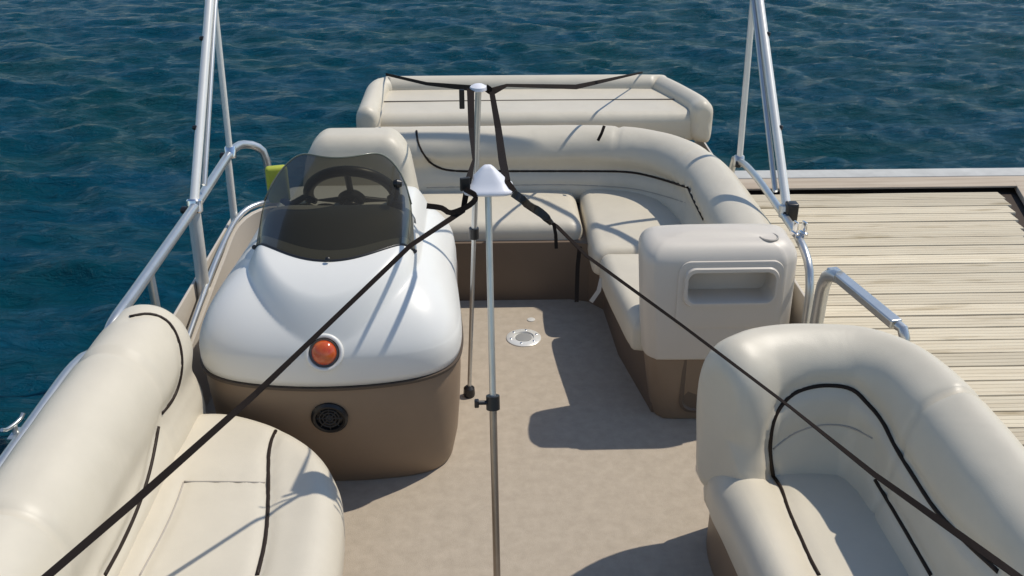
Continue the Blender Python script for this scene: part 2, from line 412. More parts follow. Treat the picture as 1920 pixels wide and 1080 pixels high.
# ---------------------------------------------------------------- the boat: deck, hull, fence, rails
def build_boat():
    t = thing('pontoon_boat', (0, 3, 0), 'pontoon boat with taupe carpeted deck and aluminium side rails moored beside the dock', 'boat')
    # deck
    V = [(-1.33, -1.5), (1.33, -1.5), (1.33, 6.0), (-1.33, 6.0)]
    m = MB(); m.box((0, 2.25, -0.02), (2.66, 7.5, 0.04), 0, 0.0); m.build('carpet_deck', CARP, t, False)
    m = MB()
    for x in (-1.345, 1.345): m.box((x, 2.25, -0.06), (0.026, 7.5, 0.14), 0, 0.006)
    m.box((0, 6.015, -0.06), (2.7, 0.026, 0.14), 0, 0.006)
    m.build('deck_trim', ALU, t)
    for x in (-0.95, 0.95):
        m = MB(); m.tube([(x, -1.9, -0.35), (x, -1.5, -0.42), (x, -1.0, -0.44), (x, 5.9, -0.44), (x, 6.0, -0.44)], [0.05, 0.22, 0.32, 0.32, 0.28], 28); m.build('pontoon', ALU, t)
    # left fence: panel + frame
    PANEL = mat('beige side panel', (0.55, 0.50, 0.43), rough=0.4, var=0.05, vscale=2)
    m = MB(); m.box((-1.30, 1.0, 0.30), (0.012, 3.7, 0.48), 0, 0.003); m.build('side_panel', PANEL, t)
    m = MB(); m.box((-1.30, 3.76, 0.25), (0.012, 1.74, 0.38), 0, 0.003); m.build('side_panel', PANEL, t)
    m = MB(); m.box((1.30, 1.35, 0.30), (0.012, 2.8, 0.48), 0, 0.003); m.build('side_panel', PANEL, t)
    m = MB(); m.box((1.30, 4.5, 0.30), (0.012, 2.3, 0.48), 0, 0.003); m.build('side_panel', PANEL, t)
    # forward low rail on the left
    def rail(pts, r=0.019, mt=ALU, name='rail', sm=True):
        m = MB(); m.tube(smoothpath(pts, 0.04) if sm else pts, r, 12); return m.build(name, mt, t)
    rail([(-1.395, -0.5, 0.65), (-1.395, 1.0, 0.65), (-1.395, 2.4, 0.65), (-1.39, 2.80, 0.65), (-1.37, 2.92, 0.62), (-1.35, 2.97, 0.53), (-1.345, 2.98, 0.02)])
    # upper left rail: bends down forward, hooks over aft
    rail([(-1.26, 2.74, 0.02), (-1.26, 2.74, 0.55), (-1.255, 2.755, 0.72), (-1.245, 2.82, 0.79), (-1.24, 3.1, 0.80), (-1.24, 3.87, 0.80), (-1.25, 4.45, 0.80), (-1.245, 4.62, 0.80), (-1.22, 4.72, 0.785), (-1.165, 4.77, 0.75), (-1.135, 4.78, 0.68), (-1.13, 4.78, 0.45), (-1.13, 4.78, 0.02)], 0.021)
    rail([(-1.25, 3.24, 0.02), (-1.25, 3.24, 0.40), (-1.25, 3.24, 0.79)], 0.016, ALU, 'stanchion')
    rail([(-1.27, 3.86, 0.30), (-1.262, 3.87, 0.55), (-1.255, 3.87, 0.785)], 0.028, ALUW, 'stanchion')
    m = MB(); m.lathe((-1.27, 3.86, 0.245), [(0.036, 0), (0.040, 0.01), (0.040, 0.05), (0.030, 0.06)], (0.02, 0, 1)); m.build('post_socket', ALU, t)
    rail([(-1.26, 4.46, 0.02), (-1.26, 4.48, 0.4), (-1.255, 4.50, 0.785)], 0.018, ALUW, 'stanchion')
    # curved trim of the fence behind the console
    rail([(-1.24, 3.3, 0.32), (-1.245, 3.7, 0.39), (-1.25, 4.1, 0.45), (-1.235, 4.45, 0.49), (-1.16, 4.60, 0.505), (-1.0, 4.64, 0.505), (-0.7, 4.64, 0.505)], 0.014)
    pr = [(-1.24, 3.25, 0.0), (-1.24, 3.7, 0.0), (-1.24, 4.1, 0.0), (-1.235, 4.42, 0.0), (-1.15, 4.58, 0.0), (-1.0, 4.62, 0.0), (-0.72, 4.62, 0.0)]
    hs = [0.30, 0.37, 0.43, 0.47, 0.49, 0.49, 0.49]
    V = []; F = []
    P = smoothpath([(a, b, h) for (a, b, _), h in zip(pr, hs)], 0.05)
    for p in P: V += [(p.x, p.y, 0.0), (p.x, p.y, p.z), (p.x+0.02, p.y-0.02, p.z), (p.x+0.02, p.y-0.02, 0)]
    for i in range(len(P)-1):
        for k in range(4): F.append((i*4+k, i*4+(k+1) % 4, i*4+4+(k+1) % 4, i*4+4+k))
    F += [(0, 1, 2, 3), tuple(range(len(V)-4, len(V)))]
    MB().add(V, F).build('inner_panel', PANEL, t, True, 50)
    # right side: forward fence rail, gate post, low bar, aft tube
    rail([(1.325, 2.95, 0.02), (1.325, 2.95, 0.5)], 0.016, ALU, 'stanchion')
    def bar(a, b, w_, h, name='rail'):
        a = Vector(a); b = Vector(b); T = (b-a).normalized(); N = Vector((0,0,1)).cross(T).normalized(); U = T.cross(N)
        V = []
        for p in (a, b):
            for (i, j) in ((-1,-1), (1,-1), (1,1), (-1,1)): V.append(p+N*i*w_/2+U*j*h/2)
        me = mesh(V, [(0,1,2,3), (7,6,5,4), (0,4,5,1), (1,5,6,2), (2,6,7,3), (3,7,4,0)])
        o = link(name, me, ALU, t, True, 30); md = o.modifiers.new('bevel', 'BEVEL'); md.width = 0.006; md.segments = 3; return o
    rail([(1.285, 3.24, 0.0), (1.285, 3.24, 0.5), (1.287, 3.235, 0.70), (1.295, 3.20, 0.755), (1.31, 3.16, 0.765)], 0.026)
    bar((1.30, 3.22, 0.765), (1.385, 2.80, 0.765), 0.045, 0.032)
    rail([(1.40, 2.74, 0.0), (1.40, 2.74, 0.5), (1.398, 2.75, 0.74), (1.388, 2.79, 0.765)], 0.018)
    rail([(1.28, 3.34, 0.0), (1.28, 3.34, 0.5), (1.28, 3.36, 0.64), (1.28, 3.42, 0.71), (1.28, 3.55, 0.745), (1.285, 3.8, 0.75), (1.295, 4.3, 0.74), (1.30, 4.62, 0.70), (1.29, 4.72, 0.62), (1.29, 4.74, 0.0)], 0.017)
    bar((1.41, -0.5, 0.60), (1.41, 2.62, 0.60), 0.035, 0.03)
    # latch ears at the gate
    for dx in (0.0, 0.035):
        m = MB(); m.box((1.262+dx, 3.56, 0.79), (0.008, 0.03, 0.06), 0.3, 0.002); m.box((1.262+dx, 3.56, 0.765), (0.02, 0.04, 0.02), 0.3, 0.003); m.build('gate_latch', CHROME, t)
    # cleats on the forward left rail
    def cleat(x, y, z, rz=0):
        m = MB(); c = Vector((x, y, z)); d = Vector((math.sin(rz), math.cos(rz), 0)); 
        m.cyl(c, c+Vector((0,0,0.03)), 0.009); m.tube(smoothpath([c-d*0.045+Vector((0,0,0.045)), c-d*0.03+Vector((0,0,0.035)), c+Vector((0,0,0.032)), c+d*0.03+Vector((0,0,0.035)), c+d*0.045+Vector((0,0,0.045))], 0.01), 0.006, 10)
        m.box(c, (0.03, 0.06, 0.008), 0, 0.002); m.build('cleat', ALU, t)
    cleat(-1.41, 2.40, 0.66, 0.3); cleat(1.42, 2.2, 0.62)
    # flush table socket in the floor
    c = at(982, 634, z=0)
    m = MB(); m.lathe((c.x, c.y, 0.0), [(0.085, 0.0005), (0.085, 0.004), (0.078, 0.008), (0.05, 0.010), (0.046, 0.005), (0.046, 0.003)], n=40); m.build('table_socket', ALUW, t)
    m = MB(); m.lathe((c.x, c.y, 0.0), [(0.040, 0.001), (0.040, 0.006), (0.03, 0.008)], n=30); s_ = m.build('socket_plug', mat('grey plug', (0.28, 0.28, 0.27), 0.5), t)
    for k in range(6):
        a = k*1.047+0.3; m = MB(); m.lathe((c.x+0.065*math.cos(a), c.y+0.065*math.sin(a), 0.008), [(0.006, 0), (0.006, 0.003), (0.003, 0.005)], n=10); m.build('screw', CHROME, t)
    # small drain hatch further aft
    c = at(996, 600, z=0); m = MB(); m.lathe((c.x, c.y, 0.0), [(0.02, 0.0005), (0.02, 0.004), (0.012, 0.006)], n=20); m.build('deck_fitting', ALUW, t)
    return t
build_boat()

# ---------------------------------------------------------------- left bow lounge
BOLST = [(-0.095, 0.30), (-0.125, 0.46), (-0.125, 0.62), (-0.095, 0.735), (-0.03, 0.785), (0.05, 0.775), (0.105, 0.71), (0.125, 0.62), (0.105, 0.545), (0.125, 0.50), (0.13, 0.44), (0.11, 0.36), (0.02, 0.28)]
def piping(name, tr, pxs, r, parent, m=None, off=0.0, obs=(), dep=0.012):
    P = surf(tr, pxs, off)
    if obs:
        for o in obs: groove(o, P, dep, 0.024 if name == 'piping' else 0.018)
        P = surf(tree_of(*obs), pxs, off)
    return MB().tube(P, r, 8).build(name, m or PIPE, parent, True, 0)
def left_lounge():
    t = thing('bow_lounge', (-0.9, 2.0, 0), 'cream vinyl lounge seat along the left rail, its rounded seat end facing the white console', 'lounge seat', 'bow lounges')
    # base
    o = [(-1.22, -0.2), (-0.62, -0.2), (-0.60, 1.0), (-0.57, 2.1), (-0.60, 2.4), (-0.72, 2.62), (-0.9, 2.72), (-1.22, 2.72)]
    cushion('base', o, 0.0, 0.30, 0.01, TAN, t, 0, 0.005)
    o = [(-1.24, -0.2), (-0.8, -0.22), (-0.50, -0.2), (-0.45, 0.0), (-0.43, 1.2), (-0.435, 2.0), (-0.455, 2.35), (-0.50, 2.52), (-0.60, 2.69), (-0.74, 2.81), (-0.90, 2.885), (-1.02, 2.90), (-1.14, 2.88), (-1.22, 2.80), (-1.24, 1.4)]
    def dish(v):
        # raised aft head end, raised roll along the inner edge
        k = max(0.0, v.y-2.42); lift = 0.045*min(1, k/0.22)
        roll = 0.014*math.exp(-((v.x+0.53)/0.07)**2) if v.z > 0.33 else 0
        top = max(0.0, min(1.0, (v.z-0.26)/0.15))
        g = 0
        return Vector((v.x, v.y, v.z + roll*top + g))
    seat = cushion('seat_cushion', o, 0.27, 0.42, 0.085, VIN, t, 0.004, 0.02, dish=dish, step=0.018, nin=40)
    path = [(-1.20, -0.3, 0), (-1.20, 1.0, 0), (-1.20, 2.0, 0), (-1.195, 2.5, 0), (-1.18, 2.88, 0)]
    # travelling +y: left is -x, so mirror u to put the face inboard
    prof = [(0.12, 0.30), (0.135, 0.46), (0.135, 0.64), (0.105, 0.76), (0.03, 0.82), (-0.06, 0.815), (-0.13, 0.755), (-0.16, 0.66), (-0.145, 0.56), (-0.155, 0.50), (-0.165, 0.43), (-0.15, 0.33), (-0.02, 0.27)]
    back = sweep('backrest', path, prof, VIN, t, 0.11, seams=(2.16, 2.90), seamd=0.075, seamw=0.011, wob=0.0012)
    tb = tree_of(back); ts = tree_of(seat); ta = tb
    piping('piping', ts, [(517, 808), (510, 822), (504, 845), (503, 900), (502, 960), (496, 1020), (482, 1079)], 0.0065, t, obs=(seat,))
    piping('piping', ta, [(243, 594), (280, 588), (312, 600), (332, 630), (341, 670), (338, 710), (325, 748), (303, 775)], 0.006, t, obs=(back,), dep=0.009)
    piping('piping', ta, [(297, 800), (288, 850), (276, 900), (255, 960), (228, 1020), (196, 1079)], 0.006, t, obs=(back,))
    piping('seam', ts, [(345, 903), (400, 903), (470, 904), (497, 905)], 0.0028, t, SEAM, obs=(seat,), dep=0.006)
    piping('seam', ts, [(344, 905), (330, 945), (305, 1000), (262, 1079)], 0.0028, t, SEAM, obs=(seat,), dep=0.006)
    return t
left_lounge()

# ---------------------------------------------------------------- right bow lounge
def right_lounge():
    t = thing('bow_lounge', (1.0, 2.0, 0), 'cream vinyl lounge seat along the dock side with high curved backrest and piped arch panel', 'lounge seat', 'bow lounges')
    o = [(1.27, -0.2), (0.84, -0.2), (0.82, 1.0), (0.79, 1.8), (0.765, 2.3), (0.755, 2.52), (0.79, 2.66), (0.9, 2.72), (1.2, 2.72), (1.28, 2.6)]
    cushion('base', o, 0.0, 0.34, 0.01, TAN, t, 0, 0.005)
    o = [(1.38, -0.2), (1.0, -0.2), (0.82, -0.2), (0.785, 0.0), (0.775, 1.0), (0.75, 1.9), (0.728, 2.25), (0.712, 2.43), (0.74, 2.54), (0.9, 2.60), (1.2, 2.60), (1.36, 2.5), (1.38, 1.2)]
    def dish(v):
        top = max(0.0, min(1.0, (v.z-0.26)/0.15))
        e = 0.875+0.02*(2.4-v.y)*0.6
        roll = 0.03*math.exp(-((v.x-e+0.06)/0.07)**2)
        return Vector((v.x, v.y, v.z + roll*top))
    seat = cushion('seat_cushion', o, 0.27, 0.42, 0.07, VIN, t, 0.0, 0.02, dish=dish, step=0.018, nin=40)
    sk = [(0.715, 2.52), (0.735, 2.30), (0.76, 1.9), (0.785, 1.0), (0.80, -0.15)]
    Pk = smoothpath([(a, b, 0) for a, b in sk], 0.03); V = []; F = []
    for p in Pk:
        for (dx, z) in ((0.0, 0.40), (-0.012, 0.36), (-0.016, 0.31), (-0.010, 0.26), (0.01, 0.235), (0.06, 0.235), (0.06, 0.38)): V.append((p.x+dx+0.012, p.y, z))
    for i in range(len(Pk)-1):
        for k in range(7): F.append((i*7+k, i*7+(k+1) % 7, i*7+7+(k+1) % 7, i*7+7+k))
    F += [tuple(range(7))[::-1], tuple(range(len(V)-7, len(V)))]
    MB().add(V, F).build('skirt', VIN, t, True, 60)
    # wrap-round back: along the stern end then forward along the side
    def prof(inn, top, out):
        return [(-out+0.05, 0.30), (-out+0.01, 0.44), (-out-0.01, 0.60), (-out+0.01, top-0.08), (-out+0.08, top), (inn-0.13, top-0.005), (inn-0.06, top-0.065), (inn-0.025, 0.65), (inn-0.015, 0.54), (inn, 0.46), (inn+0.01, 0.40), (inn-0.01, 0.33), (0, 0.28)]
    # aft piece, travelling -x so that left of travel is -y (towards the seat)
    path = [(0.80, 2.54, 0), (0.87, 2.585, 0), (0.98, 2.605, 0), (1.10, 2.60, 0), (1.19, 2.575, 0), (1.26, 2.51, 0), (1.30, 2.41, 0), (1.315, 2.30, 0), (1.325, 2.0, 0), (1.335, 1.5, 0), (1.335, 0.6, 0), (1.335, -0.3, 0)]
    pf = [(-a, b) for a, b in prof(0.15, 0.855, 0.13)]
    aft = sweep('backrest', path, pf, VIN, t, 0.10, seams=(0.77,), seamd=0.07, seamw=0.012, wob=0.001)
    ta = tree_of(aft, seat)
    piping('piping', ta, [(1450, 893), (1444, 850), (1448, 800), (1462, 765), (1488, 738), (1525, 725), (1565, 723), (1600, 730), (1622, 752), (1652, 786), (1680, 840), (1716, 898), (1756, 958), (1810, 1015), (1872, 1072)], 0.0065, t, obs=(aft, seat), dep=0.018)
    piping('piping', ta, [(1450, 893), (1464, 912), (1478, 955), (1500, 1005), (1520, 1050), (1536, 1079)], 0.006, t, obs=(aft, seat))
    piping('piping', ta, [(1641, 900), (1680, 965), (1715, 1025), (1746, 1079)], 0.006, t, obs=(aft, seat))
    piping('seam', ta, [(1450, 842), (1490, 812), (1540, 797), (1590, 800), (1636, 822)], 0.0028, t, SEAM, obs=(aft, seat), dep=0.006)
    return t
right_lounge()

# ---------------------------------------------------------------- stern L lounge, end cabinet, sun pad
def stern_lounge():
    t = thing('stern_lounge', (0.4, 4.8, 0), 'L shaped cream stern lounge with dark piping, brown base and moulded end cabinet', 'lounge seat')
    o = [(-0.55, 4.47), (0.44, 4.47), (0.53, 4.44), (0.60, 4.35), (0.62, 3.9), (0.70, 3.42), (0.74, 3.40), (1.18, 3.42), (1.24, 3.6), (1.24, 5.2), (1.1, 5.25), (-0.55, 5.25)]
    n = len(o); MB().add([(a, b_, 0.0) for a, b_ in o]+[(a, b_, 0.33) for a, b_ in o], [tuple(range(n))[::-1], tuple(range(n, 2*n))]+[(k, (k+1) % n, n+(k+1) % n, n+k) for k in range(n)]).build('base', TAN_SHADE, t, True, 30)
    # seat cushions: bench, corner, side
    b = cushion('seat_cushion', rrect(-0.62, 4.50, 0.50, 5.06, 0.05), 0.28, 0.42, 0.06, VIN, t, 0.012, 0.02, sm=False, step=0.02)
    c = cushion('seat_cushion', [(0.52, 4.52), (0.515, 4.30), (0.53, 4.18), (0.62, 4.165), (0.9, 4.18), (1.08, 4.2), (1.1, 4.5), (1.05, 4.9), (0.9, 5.02), (0.6, 5.04), (0.53, 5.0), (0.52, 4.8)], 0.28, 0.43, 0.06, VIN, t, 0.014, 0.02, step=0.02)
    s = cushion('seat_cushion', [(0.545, 4.13), (0.55, 3.95), (0.575, 3.70), (0.60, 3.50), (0.64, 3.45), (0.9, 3.46), (1.12, 3.5), (1.12, 4.10), (0.9, 4.14), (0.6, 4.15)], 0.28, 0.43, 0.06, VIN, t, 0.014, 0.02, step=0.02)
    prof = [(-0.11, 0.30), (-0.14, 0.45), (-0.14, 0.60), (-0.11, 0.69), (-0.04, 0.742), (0.04, 0.735), (0.10, 0.69), (0.125, 0.62), (0.105, 0.555), (0.12, 0.50), (0.14, 0.44), (0.12, 0.36), (0.02, 0.28)]
    # travel +x along the stern (left = aft), so mirror
    pf = [(-a, b_) for a, b_ in prof]
    path = [(-0.58, 5.09, 0), (-0.2, 5.09, 0), (0.3, 5.09, 0), (0.60, 5.085, 0), (0.85, 5.02, 0), (1.02, 4.86, 0), (1.11, 4.60, 0), (1.135, 4.3, 0), (1.14, 3.9, 0), (1.14, 3.60, 0)]
    back = sweep('backrest', path, pf, VIN, t, 0.07, seams=(1.31, 1.85), seamd=0.05, seamw=0.011, wob=0.0012)
    tb = tree_of(back)
    piping('piping', tb, [(781, 246), (782, 262), (790, 284), (806, 304)], 0.006, t, off=0.003)
    piping('piping', tb, [(804, 302), (812, 309), (828, 317), (860, 321), (920, 321), (1000, 321), (1080, 321), (1170, 322), (1210, 328), (1250, 339), (1290, 352)], 0.006, t, obs=(back,))
    piping('piping', tb, [(1291, 354), (1300, 375), (1311, 396), (1319, 412)], 0.006, t, obs=(back,))
    piping('seam', tb, [(800, 352), (880, 350), (980, 347), (1080, 347), (1180, 353), (1240, 366), (1285, 380)], 0.0025, t, SEAM, obs=(back,), dep=0.008)
    # moulded end cabinet: cream shell on a brown foot
    o = [(0.645, 3.40), (0.675, 3.345), (0.74, 3.33), (1.12, 3.33), (1.19, 3.345), (1.235, 3.39), (1.24, 3.5), (1.22, 3.60), (1.0, 3.62), (0.7, 3.60), (0.65, 3.52)]
    def lean(v):
        k = (v.z-0.30)/0.5
        return Vector((v.x-(0.075*(1-abs(v.x-1.2)))*max(0, k) if v.x < 1.0 else v.x, v.y+0.03*max(0, k), v.z))
    sh = cushion('end_cabinet', o, 0.31, 0.805, 0.085, SHELL, t, 0.02, 0.01, dish=lean, step=0.015, nin=14)
    o2 = [(a+(0.01 if a < 0.9 else -0.01), b_+0.012 if b_ < 3.5 else b_-0.01) for a, b_ in o]
    def tap(v): return Vector((v.x+(0.05*(0.31-v.z)/0.31 if v.x < 0.9 else 0), v.y+0.02*(0.31-v.z)/0.31, v.z))
    ft = cushion('cabinet_foot', o2, 0.001, 0.308, 0.004, TAN, sh, 0, 0.004, dish=tap)
    # storage pocket: boolean-cut opening with raised surround
    yf = 3.345
    def rr(x0, z0, x1, z1, r, y): return [(a, y, b_) for a, b_ in rrect(x0, z0, x1, z1, r, 6)]
    cut = MB(); A = rr(0.790, 0.575, 1.135, 0.700, 0.035, 3.2); B = [(a, 3.50, c_) for a, _, c_ in A]; n = len(A)
    cut.add(A+B, [tuple(range(n)), tuple(range(n, 2*n))[::-1]]+[(k, (k+1) % n, n+(k+1) % n, n+k) for k in range(n)])
    co = link('cutter', mesh(cut.V, cut.F), SHELL, None, False)
    md = sh.modifiers.new('cut', 'BOOLEAN'); md.object = co; md.solver = 'EXACT'
    dg = bpy.context.evaluated_depsgraph_get(); dg.update()
    me = bpy.data.meshes.new_from_object(sh.evaluated_get(dg)); sh.modifiers.clear(); sh.data = me
    bpy.data.objects.remove(co)
    me.shade_smooth(); me.set_sharp_from_angle(angle=R(50))
    # pocket surround follows the front face
    tr = tree_of(sh)
    def onface(x, z, off):
        h = tr.ray_cast(Vector((x, 2.8, z)), Vector((0, 1, 0)))
        y = h[0].y if (h[0] is not None and h[0].y < 3.42) else 3.36
        return y-off
    V = []; F = []; K = None
    rings = [((0.750, 0.455, 1.170, 0.745, 0.05), -0.006), ((0.752, 0.457, 1.168, 0.743, 0.05), 0.006), ((0.762, 0.467, 1.158, 0.733, 0.045), 0.009), ((0.772, 0.555, 1.150, 0.722, 0.045), 0.009), ((0.776, 0.560, 1.146, 0.718, 0.045), 0.021), ((0.788, 0.572, 1.136, 0.704, 0.036), 0.021), ((0.792, 0.577, 1.132, 0.699, 0.034), 0.012), ((0.792, 0.577, 1.132, 0.699, 0.034), -0.10)]
    for (q, off) in rings:
        pts = rrect(*q, 8); K = len(pts)
        for (x, z) in pts: V.append((x, 3.331+0.03*max(0, (z-0.3)/0.5)-off, z))
    for i in range(len(rings)-1):
        for k in range(K): F.append((i*K+k, i*K+(k+1) % K, (i+1)*K+(k+1) % K, (i+1)*K+k))
    F.append(tuple(range((len(rings)-1)*K, len(rings)*K)))
    MB().add(V, F).build('storage_pocket', SHELL, sh, True, 35)
    # cup holder in the top outer corner
    hh = tr.ray_cast(Vector((1.12, 3.45, 2)), Vector((0, 0, -1))); c_ = Vector((1.12, 3.45, hh[0].z+0.002))
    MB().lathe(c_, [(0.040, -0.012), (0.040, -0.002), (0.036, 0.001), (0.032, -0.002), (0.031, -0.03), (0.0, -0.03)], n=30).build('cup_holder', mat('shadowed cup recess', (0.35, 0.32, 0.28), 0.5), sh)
    # brown access hatch on the cabinet foot
    V = []; F = []
    rings = [((0.80, 0.04, 1.06, 0.385, 0.06), -0.004), ((0.80, 0.04, 1.06, 0.385, 0.06), 0.006), ((0.812, 0.052, 1.048, 0.373, 0.05), 0.010), ((0.82, 0.06, 1.04, 0.365, 0.045), 0.003)]
    for (q, off) in rings:
        pts = rrect(*q, 8); K = len(pts)
        for (x, z) in pts: V.append((x, 3.345-off+(0.012 if z < 0.3 else 0.003), z))
    for i in range(len(rings)-1):
        for k in range(K): F.append((i*K+k, i*K+(k+1) % K, (i+1)*K+(k+1) % K, (i+1)*K+k))
    F.append(tuple(range((len(rings)-1)*K, len(rings)*K)))
    MB().add(V, F).build('access_hatch', mat('dark brown hatch', (0.13, 0.095, 0.068), 0.5), sh, True, 35)
    # stray pull tab on the side seat front
    a = at(1128, 522, Y=4.05); b_ = at(1108, 566, Y=4.0)
    MB().ribbon([a, a.lerp(b_, 0.5)+Vector((0.01, -0.01, 0)), b_], 0.02, [(1, 0, 0)]*3).build('pull_tab', SHELL, t)
    return t
stern_lounge()

def sun_pad():
    t = thing('sun_pad', (0.3, 5.5, 0), 'cream vinyl sun pad with padded rim across the stern behind the L lounge', 'sun pad')
    cushion('base', rrect(-0.74, 5.24, 1.16, 5.92, 0.05), 0.0, 0.62, 0.01, TAN, t, 0, 0.005, sm=False)
    o = [(-0.69, 5.26), (1.21, 5.26), (1.25, 5.34), (1.20, 5.55), (1.06, 5.88), (1.0, 5.90), (-0.65, 5.90), (-0.71, 5.84)]
    cushion('pad', o, 0.60, 0.765, 0.06, VIN, t, 0.004, 0.02, step=0.02, sm=False)
    # padded rim: left, back, diagonal right
    pf = [(0.055, 0.60), (0.065, 0.72), (0.055, 0.80), (0.0, 0.835), (-0.055, 0.80), (-0.065, 0.72), (-0.055, 0.62), (0, 0.59)]
    r = sweep('rim_bolster', [(-0.65, 5.22, 0), (-0.65, 5.5, 0), (-0.645, 5.75, 0), (-0.60, 5.83, 0), (-0.5, 5.85, 0), (0.3, 5.85, 0), (1.02, 5.84, 0), (1.10, 5.79, 0), (1.22, 5.42, 0), (1.235, 5.28, 0)], pf, VIN, t, 0.05, seams=(0.62, 2.35), seamw=0.01)
    tr = tree_of([c for c in C.objects if c.name.startswith('pad')][0])
    for y in (5.53,):
        MB().tube([(-0.60, y, 0.7685), (0.3, y, 0.770), (1.14, y, 0.7685)], 0.004, 8).build('seam', mat('dark seam', (0.12, 0.10, 0.08), 0.7), t)
    return t
sun_pad()

# ---------------------------------------------------------------- helm console
def console():
    t = thing('helm_console', (-0.57, 3.4, 0), 'white and tan helm console with tinted windshield, red light and black round vent', 'helm console')
    cx, cy = -0.58, 3.50
    def outline(a, b, n, K=256):
        out = []
        for k in range(K):
            th = 2*math.pi*k/K; c, s = math.cos(th), math.sin(th)
            r = (abs(c)**n+abs(s)**n)**(-1/n)
            X, Y = a*r*c, b*r*s
            if s < 0: Y += 0.065*(X/0.48)**2*(-s*r)
            k = max(0.0, min(1.0, (Y+0.45)/0.75)); X *= 1-0.08*k*k*(3-2*k)
            out.append((cx+X, cy+Y))
        return out
    K = 256; EX = 7.0
    # tan cabinet
    V = []; F = []
    lv = [(0.0, 0.438, 0.512), (0.01, 0.444, 0.518), (0.12, 0.464, 0.55), (0.25, 0.474, 0.577), (0.36, 0.480, 0.592), (0.44, 0.482, 0.600), (0.47, 0.479, 0.597), (0.475, 0.455, 0.58)]
    for z, a, b in lv:
        for p in outline(a, b, EX): V.append((p[0], p[1], z + (0.018*((p[0]-cx)/0.46)**2 if z > 0.3 and p[1] < cy else 0)))
    for i in range(len(lv)-1):
        for k in range(K): F.append((i*K+k, i*K+(k+1) % K, (i+1)*K+(k+1) % K, (i+1)*K+k))
    F += [tuple(range(K))[::-1], tuple(range((len(lv)-1)*K, len(lv)*K))]
    MB().add(V, F).build('cabinet', TAN, t, True, 50)
    # dark rubber strip
    V = []; F = []
    lv = [(0.474, 0.465, 0.588), (0.476, 0.492, 0.612), (0.488, 0.494, 0.614), (0.490, 0.465, 0.588)]
    for z, a, b in lv:
        for p in outline(a, b, EX): V.append((p[0], p[1], z + (0.018*((p[0]-cx)/0.46)**2 if p[1] < cy else 0)))
    for i in range(3):
        for k in range(K): F.append((i*K+k, i*K+(k+1) % K, (i+1)*K+(k+1) % K, (i+1)*K+k))
    MB().add(V, F).build('rub_strip', mat('brown rubber strip', (0.085, 0.062, 0.045), 0.6), t, True, 50)
    # white cowl
    V = []; F = []
    lv = [(0.490, 0.479, 0.600), (0.493, 0.486, 0.607), (0.52, 0.489, 0.610), (0.56, 0.488, 0.611), (0.60, 0.482, 0.608)]
    nr = len(lv); NI = 130
    for z, a, b in lv:
        for p in outline(a, b, EX): V.append((p[0], p[1], z + (0.018*((p[0]-cx)/0.46)**2*(1-(z-0.49)/0.2) if p[1] < cy else 0)))
    def top(x, y, s):
        # s = 1 at the shoulder, 0 at the centre
        u = (x-cx)/0.468; v = (y-cy)/0.608
        z = 0.600 + 0.235*(1-s**3.6)**0.70
        # front comes down lower than the back
        # raised centre section carrying the windshield, creased where it meets the shell
        dx = (x-cx-0.01)/0.32; dy = (y-3.33)/0.42
        q = math.sqrt(dx*dx+dy*dy) if y < 3.33 else abs(dx)
        k = max(0.0, min(1.0, (1-q)/0.19))
        z += 0.070*math.sin(k*math.pi/2)
        return z
    for i in range(NI):
        s = 1-((i+1)/NI)**1.15
        for p in outline(0.482*s, 0.608*s, EX if s > 0.6 else 2+(EX-2)*s/0.6):
            V.append((p[0], p[1], top(p[0], p[1], s)))
    m = nr+NI
    for i in range(m-1):
        for k in range(K): F.append((i*K+k, i*K+(k+1) % K, (i+1)*K+(k+1) % K, (i+1)*K+k))
    F.append(tuple(range(K))[::-1])
    me = mesh(V, F); cowl = link('cowl', me, GEL, t, True, 0)
    tr = tree_of(cowl)
    # red light
    h = tr.ray_cast(CP, ray(608, 661).normalized()); p, n = h[0], h[1]
    if n.dot(ray(608, 661)) > 0: n = -n
    n = (n*0.6+Vector((0, -0.95, 0.32))*0.4).normalized()
    l = MB().lathe(p-n*0.006, [(0.052, -0.01), (0.053, 0.008), (0.049, 0.014), (0.043, 0.012)], n, 36).build('light_bezel', mat('dark bezel', (0.10, 0.09, 0.085), 0.3, 0.6), t)
    MB().lathe(p-n*0.006, [(0.044, 0.006), (0.0435, 0.014), (0.036, 0.026), (0.024, 0.034), (0.010, 0.038), (0.0, 0.0385)], n, 36).build('red_lens', RED, l)
    A_ = n.orthogonal().normalized(); B_ = n.cross(A_)
    MB().tube([p+n*0.000+(A_*math.cos(2*math.pi*q/40)+B_*math.sin(2*math.pi*q/40))*0.060 for q in range(40)], 0.008, 10, True).build('light_surround', GEL, cowl, True, 0)
    # round black vent on the cabinet
    c = Vector((cx+0.005, 0, 0.352)); c.y = cy-0.592; n = Vector((0, -1, -0.08)).normalized()
    v = MB().lathe(c, [(0.066, -0.01), (0.067, 0.008), (0.058, 0.016), (0.050, 0.014), (0.047, 0.002), (0.0, 0.002)], n, 40).build('round_vent', BLK, t)
    g = MB()
    for r_ in (0.012, 0.024, 0.036):
        pts = [c+n*0.008+Vector((math.cos(a)*r_, 0, math.sin(a)*r_)) for a in [2*math.pi*k/24 for k in range(24)]]
        g.tube(pts, 0.003, 6, True)
    for k in range(4):
        a = k*math.pi/4; d = Vector((math.cos(a), 0, math.sin(a)))*0.047; g.cyl(c+n*0.008-d, c+n*0.008+d, 0.002, 6)
    g.build('grille', mat('dark grille', (0.03, 0.03, 0.03), 0.5), v)
    # dashboard hood
    V = []; F = []; nu, nv = 40, 22
